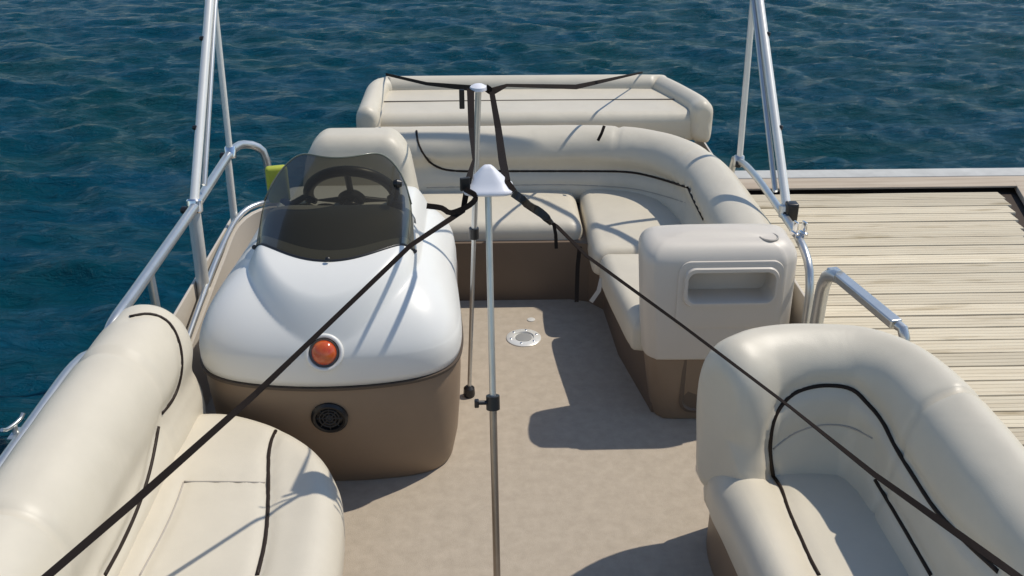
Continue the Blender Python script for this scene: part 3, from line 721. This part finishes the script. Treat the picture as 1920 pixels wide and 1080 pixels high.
    for i in range(nv+1):
        a = i/nv
        for j in range(nu+1):
            s = -1+2*j/nu
            x = cx+0.015+0.288*s
            yb = 3.145+0.165*s*s
            zt = 0.893+0.092*math.sqrt(max(0, 1-abs(s)**3.2))
            # profile: up the front, over the brow, down behind
            if a < 0.6: 
                k = a/0.6; y = yb+0.23*(k**1.25)*(1-0.35*s*s); z = 0.82+(zt-0.82)*math.sin(k*math.pi/2)**0.9
            else:
                k = (a-0.6)/0.4; y = yb+0.23*(1-0.35*s*s)+0.10*k; z = zt-(zt-0.80)*k**2.2
            V.append((x, y, z))
    for i in range(nv):
        for j in range(nu): q = i*(nu+1)+j; F.append((q, q+1, q+nu+2, q+nu+1))
    MB().add(V, F).build('dashboard', DASH, t, True, 60)
    m = MB()
    for dx in (-0.12, -0.04, 0.06): m.lathe((cx+dx, 3.49, 0.93), [(0.034, 0), (0.034, 0.012), (0.028, 0.014)], (0, 0.55, 0.8), 24)
    m.build('gauges', BLK, t)
    # steering wheel
    wc = Vector((-0.535, 3.62, 0.93)); ax = Vector((0.0, 0.82, 0.57)).normalized()
    A = Vector((1, 0, 0)); B = ax.cross(A)
    w_ = MB().tube([wc+(A*math.cos(q)+B*math.sin(q))*0.172 for q in [2*math.pi*k/48 for k in range(48)]], 0.021, 12, True).build('steering_wheel', BLK, t, True, 0)
    m = MB(); m.lathe(wc-ax*0.03, [(0.05, 0), (0.055, 0.02), (0.04, 0.035), (0.0, 0.038)], ax, 24)
    for q in (0.3, math.pi-0.3, -math.pi/2): m.cyl(wc-ax*0.01, wc+(A*math.cos(q)+B*math.sin(q))*0.17, 0.013, 10)
    m.build('wheel_spokes', BLK, w_)
    MB().cyl(wc-ax*0.03, wc-ax*0.16, 0.03).build('steering_column', BLK, t)
    # windshield: curved wrap with rounded shoulders
    V = []; F = []; nu, nv = 56, 18
    for i in range(nv+1):
        a = i/nv
        for j in range(nu+1):
            s = -1+2*j/nu
            h = (1-abs(s)**7)**0.6*0.985+0.015 if abs(s) < 1 else 0.015
            hh = a*h
            wdt = 0.298-0.088*hh**2.3
            x = cx+0.014+0.022*hh + wdt*s
            y = 3.125+0.17*abs(s)**2.0+0.275*hh
            hb = tr.ray_cast(Vector((x, 3.125+0.17*abs(s)**2.0, 2)), Vector((0, 0, -1))); zb = (hb[0].z if hb[0] else 0.84)-0.004
            z = zb+(1.168-zb)*hh
            V.append(Vector((x, y, z)))
    for i in range(nv):
        for j in range(nu): q = i*(nu+1)+j; F.append((q, q+1, q+nu+2, q+nu+1))
    ws = MB().add(V, F).build('windshield', TINT, t, True, 0)
    E_ = [V[nv*(nu+1)+j] for j in range(nu+1)]
    MB().tube([V[j]+Vector((0, 0, 0.004)) for j in range(nu+1)], 0.0055, 8).build('windshield_gasket', BLK, ws, True, 0)
    MB().tube([V[nv*(nu+1)+j] for j in range(1, nu)], 0.0032, 8).build('windshield_edge', mat('bright acrylic edge', (0.16, 0.17, 0.13), 0.2), ws, True, 0)
    th = MB().box((cx+0.235, 3.46, 0.93), (0.07, 0.10, 0.10), 0.1, 0.012); th.cyl((cx+0.235, 3.46, 0.97), (cx+0.25, 3.41, 1.06), 0.009, 10); th.lathe((cx+0.25, 3.41, 1.06), [(0.012, -0.015), (0.018, 0.0), (0.012, 0.016)], (1, 0, 0), 16); th.build('throttle', BLK, t)
    for j in (0, nu//2, nu):
        MB().lathe(V[j]+Vector((0, -0.008, 0.014)), [(0.009, 0), (0.009, 0.004), (0.005, 0.007)], (0, -0.8, 0.6), 14).build('screw', BLK, ws)
    return t
console()

# yellow float behind the windshield
c = at(521, 345, Y=3.58)
f = MB().box(c, (0.085, 0.04, 0.15), 0.25, 0.014).build('foam_float', YEL)
tag(f, 'yellow green foam float standing at the left end of the dashboard behind the windshield', 'float')
m = MB().tube(smoothpath([c+Vector((0.0, 0, -0.06)), c+Vector((0.05, -0.03, -0.075)), c+Vector((0.10, -0.02, -0.05)), c+Vector((0.15, -0.05, -0.055))], 0.02), 0.013, 8).build('cord', BLK, f, True, 0)
m.matrix_parent_inverse = Matrix()

# ---------------------------------------------------------------- helm seat
def helm_seat():
    t = thing('captain_chair', (-0.56, 4.0, 0), 'cream high back helm seat facing forward behind the steering wheel', 'seat')
    MB().lathe((-0.56, 4.0, 0.0), [(0.17, 0), (0.17, 0.012), (0.05, 0.03), (0.04, 0.36), (0.14, 0.38)], n=30).build('pedestal', ALU, t)
    cushion('seat_cushion', rrect(-0.80, 3.72, -0.32, 4.10, 0.08), 0.40, 0.54, 0.05, VIN, t, 0.015, 0.02, sm=False, step=0.02)
    # back: vertical shell, rounded shoulders, wider at the bottom; front panel + side bolster
    def shell(x0, x1, y0, y1, z0, z1, name, tp, rr_, mt, lean=0.10):
        pts = rrect(x0, z0, x1, z1, rr_, 8); K = len(pts); cxm = (x0+x1)/2; czm = (z0+z1)/2; V = []; F = []
        rings = []
        for q in range(7):
            a = q/6*math.pi/2; rings.append((0.05*(1-math.sin(a)), y0+0.05*(1-math.cos(a)) if False else y0+0.05*(1-math.sin(a))*0+0.05*(1-math.cos(0))*0, a))
        rings = [(0.05*(1-math.sin(q/6*math.pi/2)), y0+0.05*(1-math.sin(0))-0.05*math.cos(math.pi/2-q/6*math.pi/2)*0, q) for q in range(0)]
        prof = []
        for q in range(7): a = q/6*math.pi/2; prof.append((0.055*(1-math.sin(a)), y0+0.055*(1-math.cos(a))))
        for q in range(7): a = q/6*math.pi/2; prof.append((0.055*(1-math.cos(a)), y1-0.055+0.055*math.sin(a)))
        inner = [(0.3, y0-0.006), (0.6, y0-0.010), (0.9, y0-0.012)]
        def P(x, y, z, ins):
            dx = (x-cxm); dz = (z-czm)
            x = cxm+dx*(1-ins/((x1-x0)/2)); z = czm+dz*(1-ins/((z1-z0)/2))
            k = (z-z0)/(z1-z0); x = cxm+(x-cxm)*(1-tp*k)
            return (x, y+lean*k, z)
        for ins, y in prof:
            for (x, z) in pts: V.append(P(x, y, z, ins))
        for i in range(len(prof)-1):
            for k in range(K): F.append((i*K+k, i*K+(k+1) % K, (i+1)*K+(k+1) % K, (i+1)*K+k))
        # front crown
        base = prof[0][0]; last = 0
        for g, y in inner:
            st = len(V)
            for (x, z) in pts: 
                b0 = P(x, y, z, base); c0 = P(cxm, y, czm, 0); V.append(tuple(b0[i]*(1-g)+c0[i]*g if i != 1 else y+lean*((b0[2]*(1-g)+c0[2]*g)-z0)/(z1-z0) for i in range(3)))
            for k in range(K): F.append((last+k, last+(k+1) % K, st+(k+1) % K, st+k))
            last = st
        F.append(tuple(range(last, last+K))); e = (len(prof)-1)*K; F.append(tuple(range(e, e+K)))
        return MB().add(V, F).build(name, mt, t, True, 0)
    shell(-0.87, -0.255, 3.93, 4.13, 0.50, 1.035, 'backrest', 0.32, 0.12, VIN)
    return t
helm_seat()

# ---------------------------------------------------------------- canopy frame
def canopy():
    t = thing('canopy_frame', (0, 4.2, 0.75), 'pale tubular canopy frame rising from both side rails of the boat', 'canopy frame')
    top = 2.12
    for sx, x in ((-1, -1.245), (1, 1.30)):
        f0 = Vector((x, 3.85 if sx < 0 else 3.80, 0.80 if sx < 0 else 0.765)); hub = Vector((x, 4.62 if sx < 0 else 4.72, 1.62))
        a = Vector((0, (hub-f0).y, (hub-f0).z)).normalized()
        end = hub+a*0.65
        MB().tube([f0, hub, end], 0.020, 14).build('main_leg', ALUW, t)
        g0 = Vector((x+0.0, 4.52 if sx < 0 else 4.63, 0.81 if sx < 0 else 0.70))
        MB().tube([g0, g0.lerp(hub, 0.5), hub], 0.015, 12).build('rear_leg', ALUW, t)
        o = Vector((-0.035*1, 0.045, 0)) if sx > 0 else Vector((0.03, 0.05, 0))
        MB().tube([f0+a*0.08+o*0.9, hub+o*0.6], 0.012, 10).build('brace', ALU, t)
        for p, r_ in ((f0, 0.034), (g0, 0.028)):
            MB().lathe(p-Vector((0, 0, 0.03)), [(r_*0.8, 0), (r_, 0.006), (r_, 0.052), (r_*0.8, 0.06)], (0, 0.3, 1), 20).build('rail_clamp', CHROME if sx < 0 else ALU, t)
            MB().lathe(p+Vector((-r_*1.0 if sx < 0 else -0.01, -0.02, -0.01)), [(0.016, -0.012), (0.018, 0), (0.016, 0.014)], (1, -0.4, 0), 14).build('clamp_bolt', BLK, t)
        for k in (0.33, 0.72):
            p = f0.lerp(hub, k)+Vector((-0.018 if sx < 0 else 0.016, -0.012, 0)); MB().lathe(p, [(0.010, -0.008), (0.012, 0), (0.010, 0.010)], (1, -0.5, 0), 12).build('push_pin', BLK, t)
        if sx > 0:
            MB().box(f0+Vector((0.01, -0.02, 0.01)), (0.05, 0.05, 0.08), 0, 0.008).build('hinge_block', BLK, t)
    # cross bow joining the two sides above the stern
    hubL = Vector((-1.245, 4.62, 1.62)); hubR = Vector((1.30, 4.72, 1.62))
    aL = Vector((0, 0.77, 0.82)).normalized(); eL = hubL+aL*0.65; aR = Vector((0, 0.92, 0.855)).normalized(); eR = hubR+aR*0.65
    MB().tube(smoothpath([eL-aL*0.01, eL+aL*0.10+Vector((0.02, 0, 0)), eL+aL*0.22+Vector((0.14, 0, 0.0)), (-0.6, 5.38, 2.30), (0.0, 5.40, 2.32), (0.65, 5.42, 2.30), eR+aR*0.22+Vector((-0.14, 0, 0)), eR+aR*0.10+Vector((-0.02, 0, 0)), eR-aR*0.01], 0.05), 0.018, 12).build('cross_bow', ALUW, t)
    return t
canopy()

# ---------------------------------------------------------------- cover support poles
def pole_far():
    t = thing('support_pole', (-0.083, 3.568, 0), 'slim telescopic support pole with black foot, standing nearest the console', 'support pole', 'cover support poles')
    a = Vector((-0.083, 3.568, 0.012)); b = at(897, 165, Y=3.60)
    k = a.lerp(b, 0.56)
    # find the joint height seen on the pole
    MB().cyl(a, k, 0.0092, 14).build('lower_tube', ALU, t)
    MB().cyl(k, b, 0.0120, 14).build('upper_tube', ALU, t)
    MB().cyl(k-Vector((0, 0, 0.02)), k+Vector((0, 0, 0.025)), 0.020, 16).build('collar', BLK, t)
    MB().lathe(a-Vector((0, 0, 0.011)), [(0.024, 0), (0.026, 0.01), (0.024, 0.04), (0.014, 0.05)], n=18).build('rubber_foot', BLK, t)
    MB().lathe(b-Vector((0, 0, 0.01)), [(0.026, 0), (0.034, 0.004), (0.032, 0.016), (0.018, 0.024), (0.0, 0.027)], n=24).build('cap', WHITEP, t)
    return a, b
PA, PB = pole_far()
def pole_near():
    t = thing('support_pole', (0.05, 2.25, 0), 'tall near support pole with white pyramid cap and black clamp collar at the centre', 'support pole', 'cover support poles')
    a = Vector((0.022, 2.28, 0.012)); b = Vector((0.008, 2.66, 1.335))
    d = b-a
    # collar where the tubes telescope
    k = a.lerp(b, 0.515)
    MB().cyl(a, k, 0.0115, 14).build('lower_tube', mat('bronzed aluminium tube', (0.40, 0.34, 0.28), 0.35, 0.8, var=0.2, vscale=9), t)
    MB().cyl(k, b, 0.0100, 14).build('upper_tube', ALU, t)
    ax = d.normalized()
    c = MB().cyl(k-ax*0.022, k+ax*0.022, 0.021, 16); c.cyl(k, k+Vector((-0.045, -0.01, 0.006)), 0.007, 10); c.box(k+Vector((-0.05, -0.01, 0.004)), (0.014, 0.016, 0.026), 0, 0.003)
    c.build('clamp_collar', BLK, t)
    MB().lathe(a-Vector((0, 0, 0.011)), [(0.026, 0), (0.028, 0.01), (0.02, 0.045)], n=18).build('rubber_foot', BLK, t)
    # pyramid cap, slightly rounded
    V = []; F = []; lv = [(0.070, -0.014), (0.074, -0.011), (0.074, -0.004), (0.064, 0.001), (0.048, 0.020), (0.032, 0.038), (0.018, 0.055), (0.010, 0.062), (0.001, 0.064)]
    K = 48
    for s, h in lv:
        for q in range(K):
            th = 2*math.pi*q/K+0.2; cc, ss = math.cos(th), math.sin(th); r_ = s*(abs(cc)**4.5+abs(ss)**4.5)**(-1/4.5)
            V.append((b.x+0.0+r_*cc*1.0, b.y+r_*ss*0.8, b.z+h))
    for i in range(len(lv)-1):
        for q in range(K): F.append((i*K+q, i*K+(q+1) % K, (i+1)*K+(q+1) % K, (i+1)*K+q))
    F.append(tuple(range(K))[::-1]); F.append(tuple(range((len(lv)-1)*K, len(lv)*K)))
    MB().add(V, F).build('cap', WHITEP, t, True, 0)
    return a, b
NA, NB = pole_near()

# ---------------------------------------------------------------- straps
def strap(name, pts, w, dirs, label, extra=(), group=None, flat=False):
    """webbing strap; dirs: width direction control values at the control points"""
    P = []; W = []; D = []
    pts = [Vector(p) for p in pts]; n = len(pts)
    for i in range(n-1):
        k = max(3, int((pts[i+1]-pts[i]).length/0.04))
        for q in range(k):
            t = q/k; P.append(pts[i].lerp(pts[i+1], t)); D.append(Vector(dirs[i]).lerp(Vector(dirs[i+1]), t)); W.append(w[i]+(w[i+1]-w[i])*t)
    P.append(pts[-1]); D.append(Vector(dirs[-1])); W.append(w[-1])
    if flat:
        for i in range(len(P)):
            T = (P[min(i+1, len(P)-1)]-P[max(i-1, 0)]).normalized(); D[i] = T.cross(Vector((0.1+0.35*math.sin(i*0.31), -0.6, 0.8)))
    # gentle sag of the cord points
    o = MB().ribbon(P, W, D).build(name, WEB, None, False)
    tag(o, label, 'strap', group or 'tie down straps')
    for e, nm in extra:
        c = e.build(nm, WEB if nm != 'buckle' else BLK, o, False)
    return o
# main fore straps from the near cap to the bow corners
L0 = NB+Vector((-0.055, -0.02, 0.03)); Lend = Vector((-1.30, 1.42, 0.60))
a1 = at(868, 395, Y=2.60); a2 = at(770, 460, Y=2.48); a3 = at(480, 738, Y=2.13); a4 = at(250, 942, Y=1.86)
a5 = at(90, 1079, Y=1.68)
buck = MB(); q0 = at(872, 345, Y=2.62); q1 = at(866, 366, Y=2.61)
buck.box(q0, (0.030, 0.010, 0.040), 0.3, 0.003); 
tail = MB().ribbon(smoothpath([at(872, 355, Y=2.60), at(892, 368, Y=2.60), at(880, 385, Y=2.59), at(846, 399, Y=2.58), at(828, 390, Y=2.57), at(800, 386, Y=2.56)], 0.01), 0.016, [(0, 0.3, 1)]*len(smoothpath([at(872, 355, Y=2.60), at(892, 368, Y=2.60), at(880, 385, Y=2.59), at(846, 399, Y=2.58), at(828, 390, Y=2.57), at(800, 386, Y=2.56)], 0.01)))
strap('tie_down_strap', [L0, a1, a2, a3, a4, a5, a5+(a5-a4)*0.9], [0.018, 0.016, 0.013, 0.016, 0.020, 0.022, 0.022], [(0,0.2,1), (0.2,0.3,1), (0.3,-0.5,0.9), (0.5,-0.6,0.7), (0.6,-0.6,0.6), (0.6,-0.6,0.6), (0.6,-0.6,0.6)],
      'dark webbing strap running from the white cap down across the console to the left lounge', [(buck, 'buckle'), (tail, 'loose_tail')], flat=True)
R0 = NB+Vector((0.055, -0.02, 0.02))
b1 = at(985, 385, Y=2.60); b2 = at(1045, 425, Y=2.56); b3 = at(1100, 480, Y=2.50); b4 = at(1280, 611, Y=2.34); b5 = at(1480, 762, Y=2.08); b6 = at(1640, 890, Y=1.85); b7 = at(1900, 1075, Y=1.50)
tw = [at(962, 362, Y=2.59), at(985, 378, Y=2.585), at(1005, 392, Y=2.58), at(1020, 404, Y=2.57), at(1035, 420, Y=2.56)]
tm = MB().ribbon(smoothpath(tw, 0.01), 0.024, [Vector((0, 0.5*math.sin(i*0.9), 1)) for i in range(len(smoothpath(tw, 0.01)))])
tl = MB().ribbon([at(1038, 418, Y=2.55), at(1042, 440, Y=2.55), at(1043, 466, Y=2.55)], 0.010, [(1, 0, 0)]*3)
tl2 = MB().ribbon([at(1087, 462, Y=2.53), at(1083, 500, Y=2.53), at(1081, 566, Y=2.53)], 0.012, [(1, 0, 0)]*3)
strap('tie_down_strap', [R0, b1, b2, b3, b4, b5, b6, b7, b7+(b7-b6)*0.7], [0.018, 0.014, 0.012, 0.010, 0.008, 0.010, 0.014, 0.019, 0.020], [(0,0.2,1)]*2+[(0, 0.4, 1), (0,0.5,1), (0,-0.5,1), (-0.3,-0.6,0.8), (-0.6,-0.6,0.6), (-0.6,-0.6,0.6), (-0.6,-0.6,0.6)],
      'dark webbing strap running from the white cap down across the right lounge beside the dock', [(tm, 'buckle'), (tl, 'loose_tail'), (tl2, 'loose_tail')], flat=True)
# links between the two caps
FL = PB+Vector((-0.03, -0.01, 0.0)); FR = at(922, 172, Y=3.58)
bk = MB(); bk.box(at(866, 186, Y=3.57), (0.020, 0.010, 0.075), 0, 0.003)
strap('tie_down_strap', [FL, at(884, 240, Y=3.30), at(888, 300, Y=2.85), L0], [0.028, 0.022, 0.008, 0.020], [(1, 0, 0.0), (1, 0, 0.0), (1, 0.2, 0), (1, 0, 0)],
      'short twisted strap with a dangling buckle joining the two pole caps, console side', [(bk, 'buckle')])
strap('tie_down_strap', [FR, at(934, 240, Y=3.30), at(942, 300, Y=2.90), R0], [0.020, 0.024, 0.026, 0.022], [(1, 0, 0.2)]*4,
      'flat grey strap joining the two pole caps on the dock side')
# aft straps to the sun pad corners
e1 = Vector((-0.60, 5.86, 0.845)); e2 = Vector((0.98, 5.86, 0.845))
strap('tie_down_strap', [PB+Vector((-0.03, 0, 0.0)), at(800, 157, Y=4.6), e1], [0.022, 0.016, 0.016], [(0, 0.3, 1)]*3,
      'black strap from the far pole cap to the left back corner of the sun pad')
strap('tie_down_strap', [PB+Vector((0.03, 0, 0.0)), FR, at(950, 160, Y=3.7), at(1080, 163, Y=4.7), e2], [0.03, 0.03, 0.012, 0.024, 0.01], [(0, 0.1, 1)]*2+[(0, 0.8, 0.6)]*3,
      'black strap from the far pole cap to the right back corner of the sun pad')
o = MB().ribbon([at(1133, 236, Y=4.99), at(1128, 250, Y=4.965), at(1121, 264, Y=4.955)], 0.016, [(1, 0, 0.3)]*3, 0.004).build('dark_strip', WEB, None, False)  # short dark strip across the upper face of the stern backrest
tag(o, 'short black strip lying over the top of the L lounge backrest', 'strap')
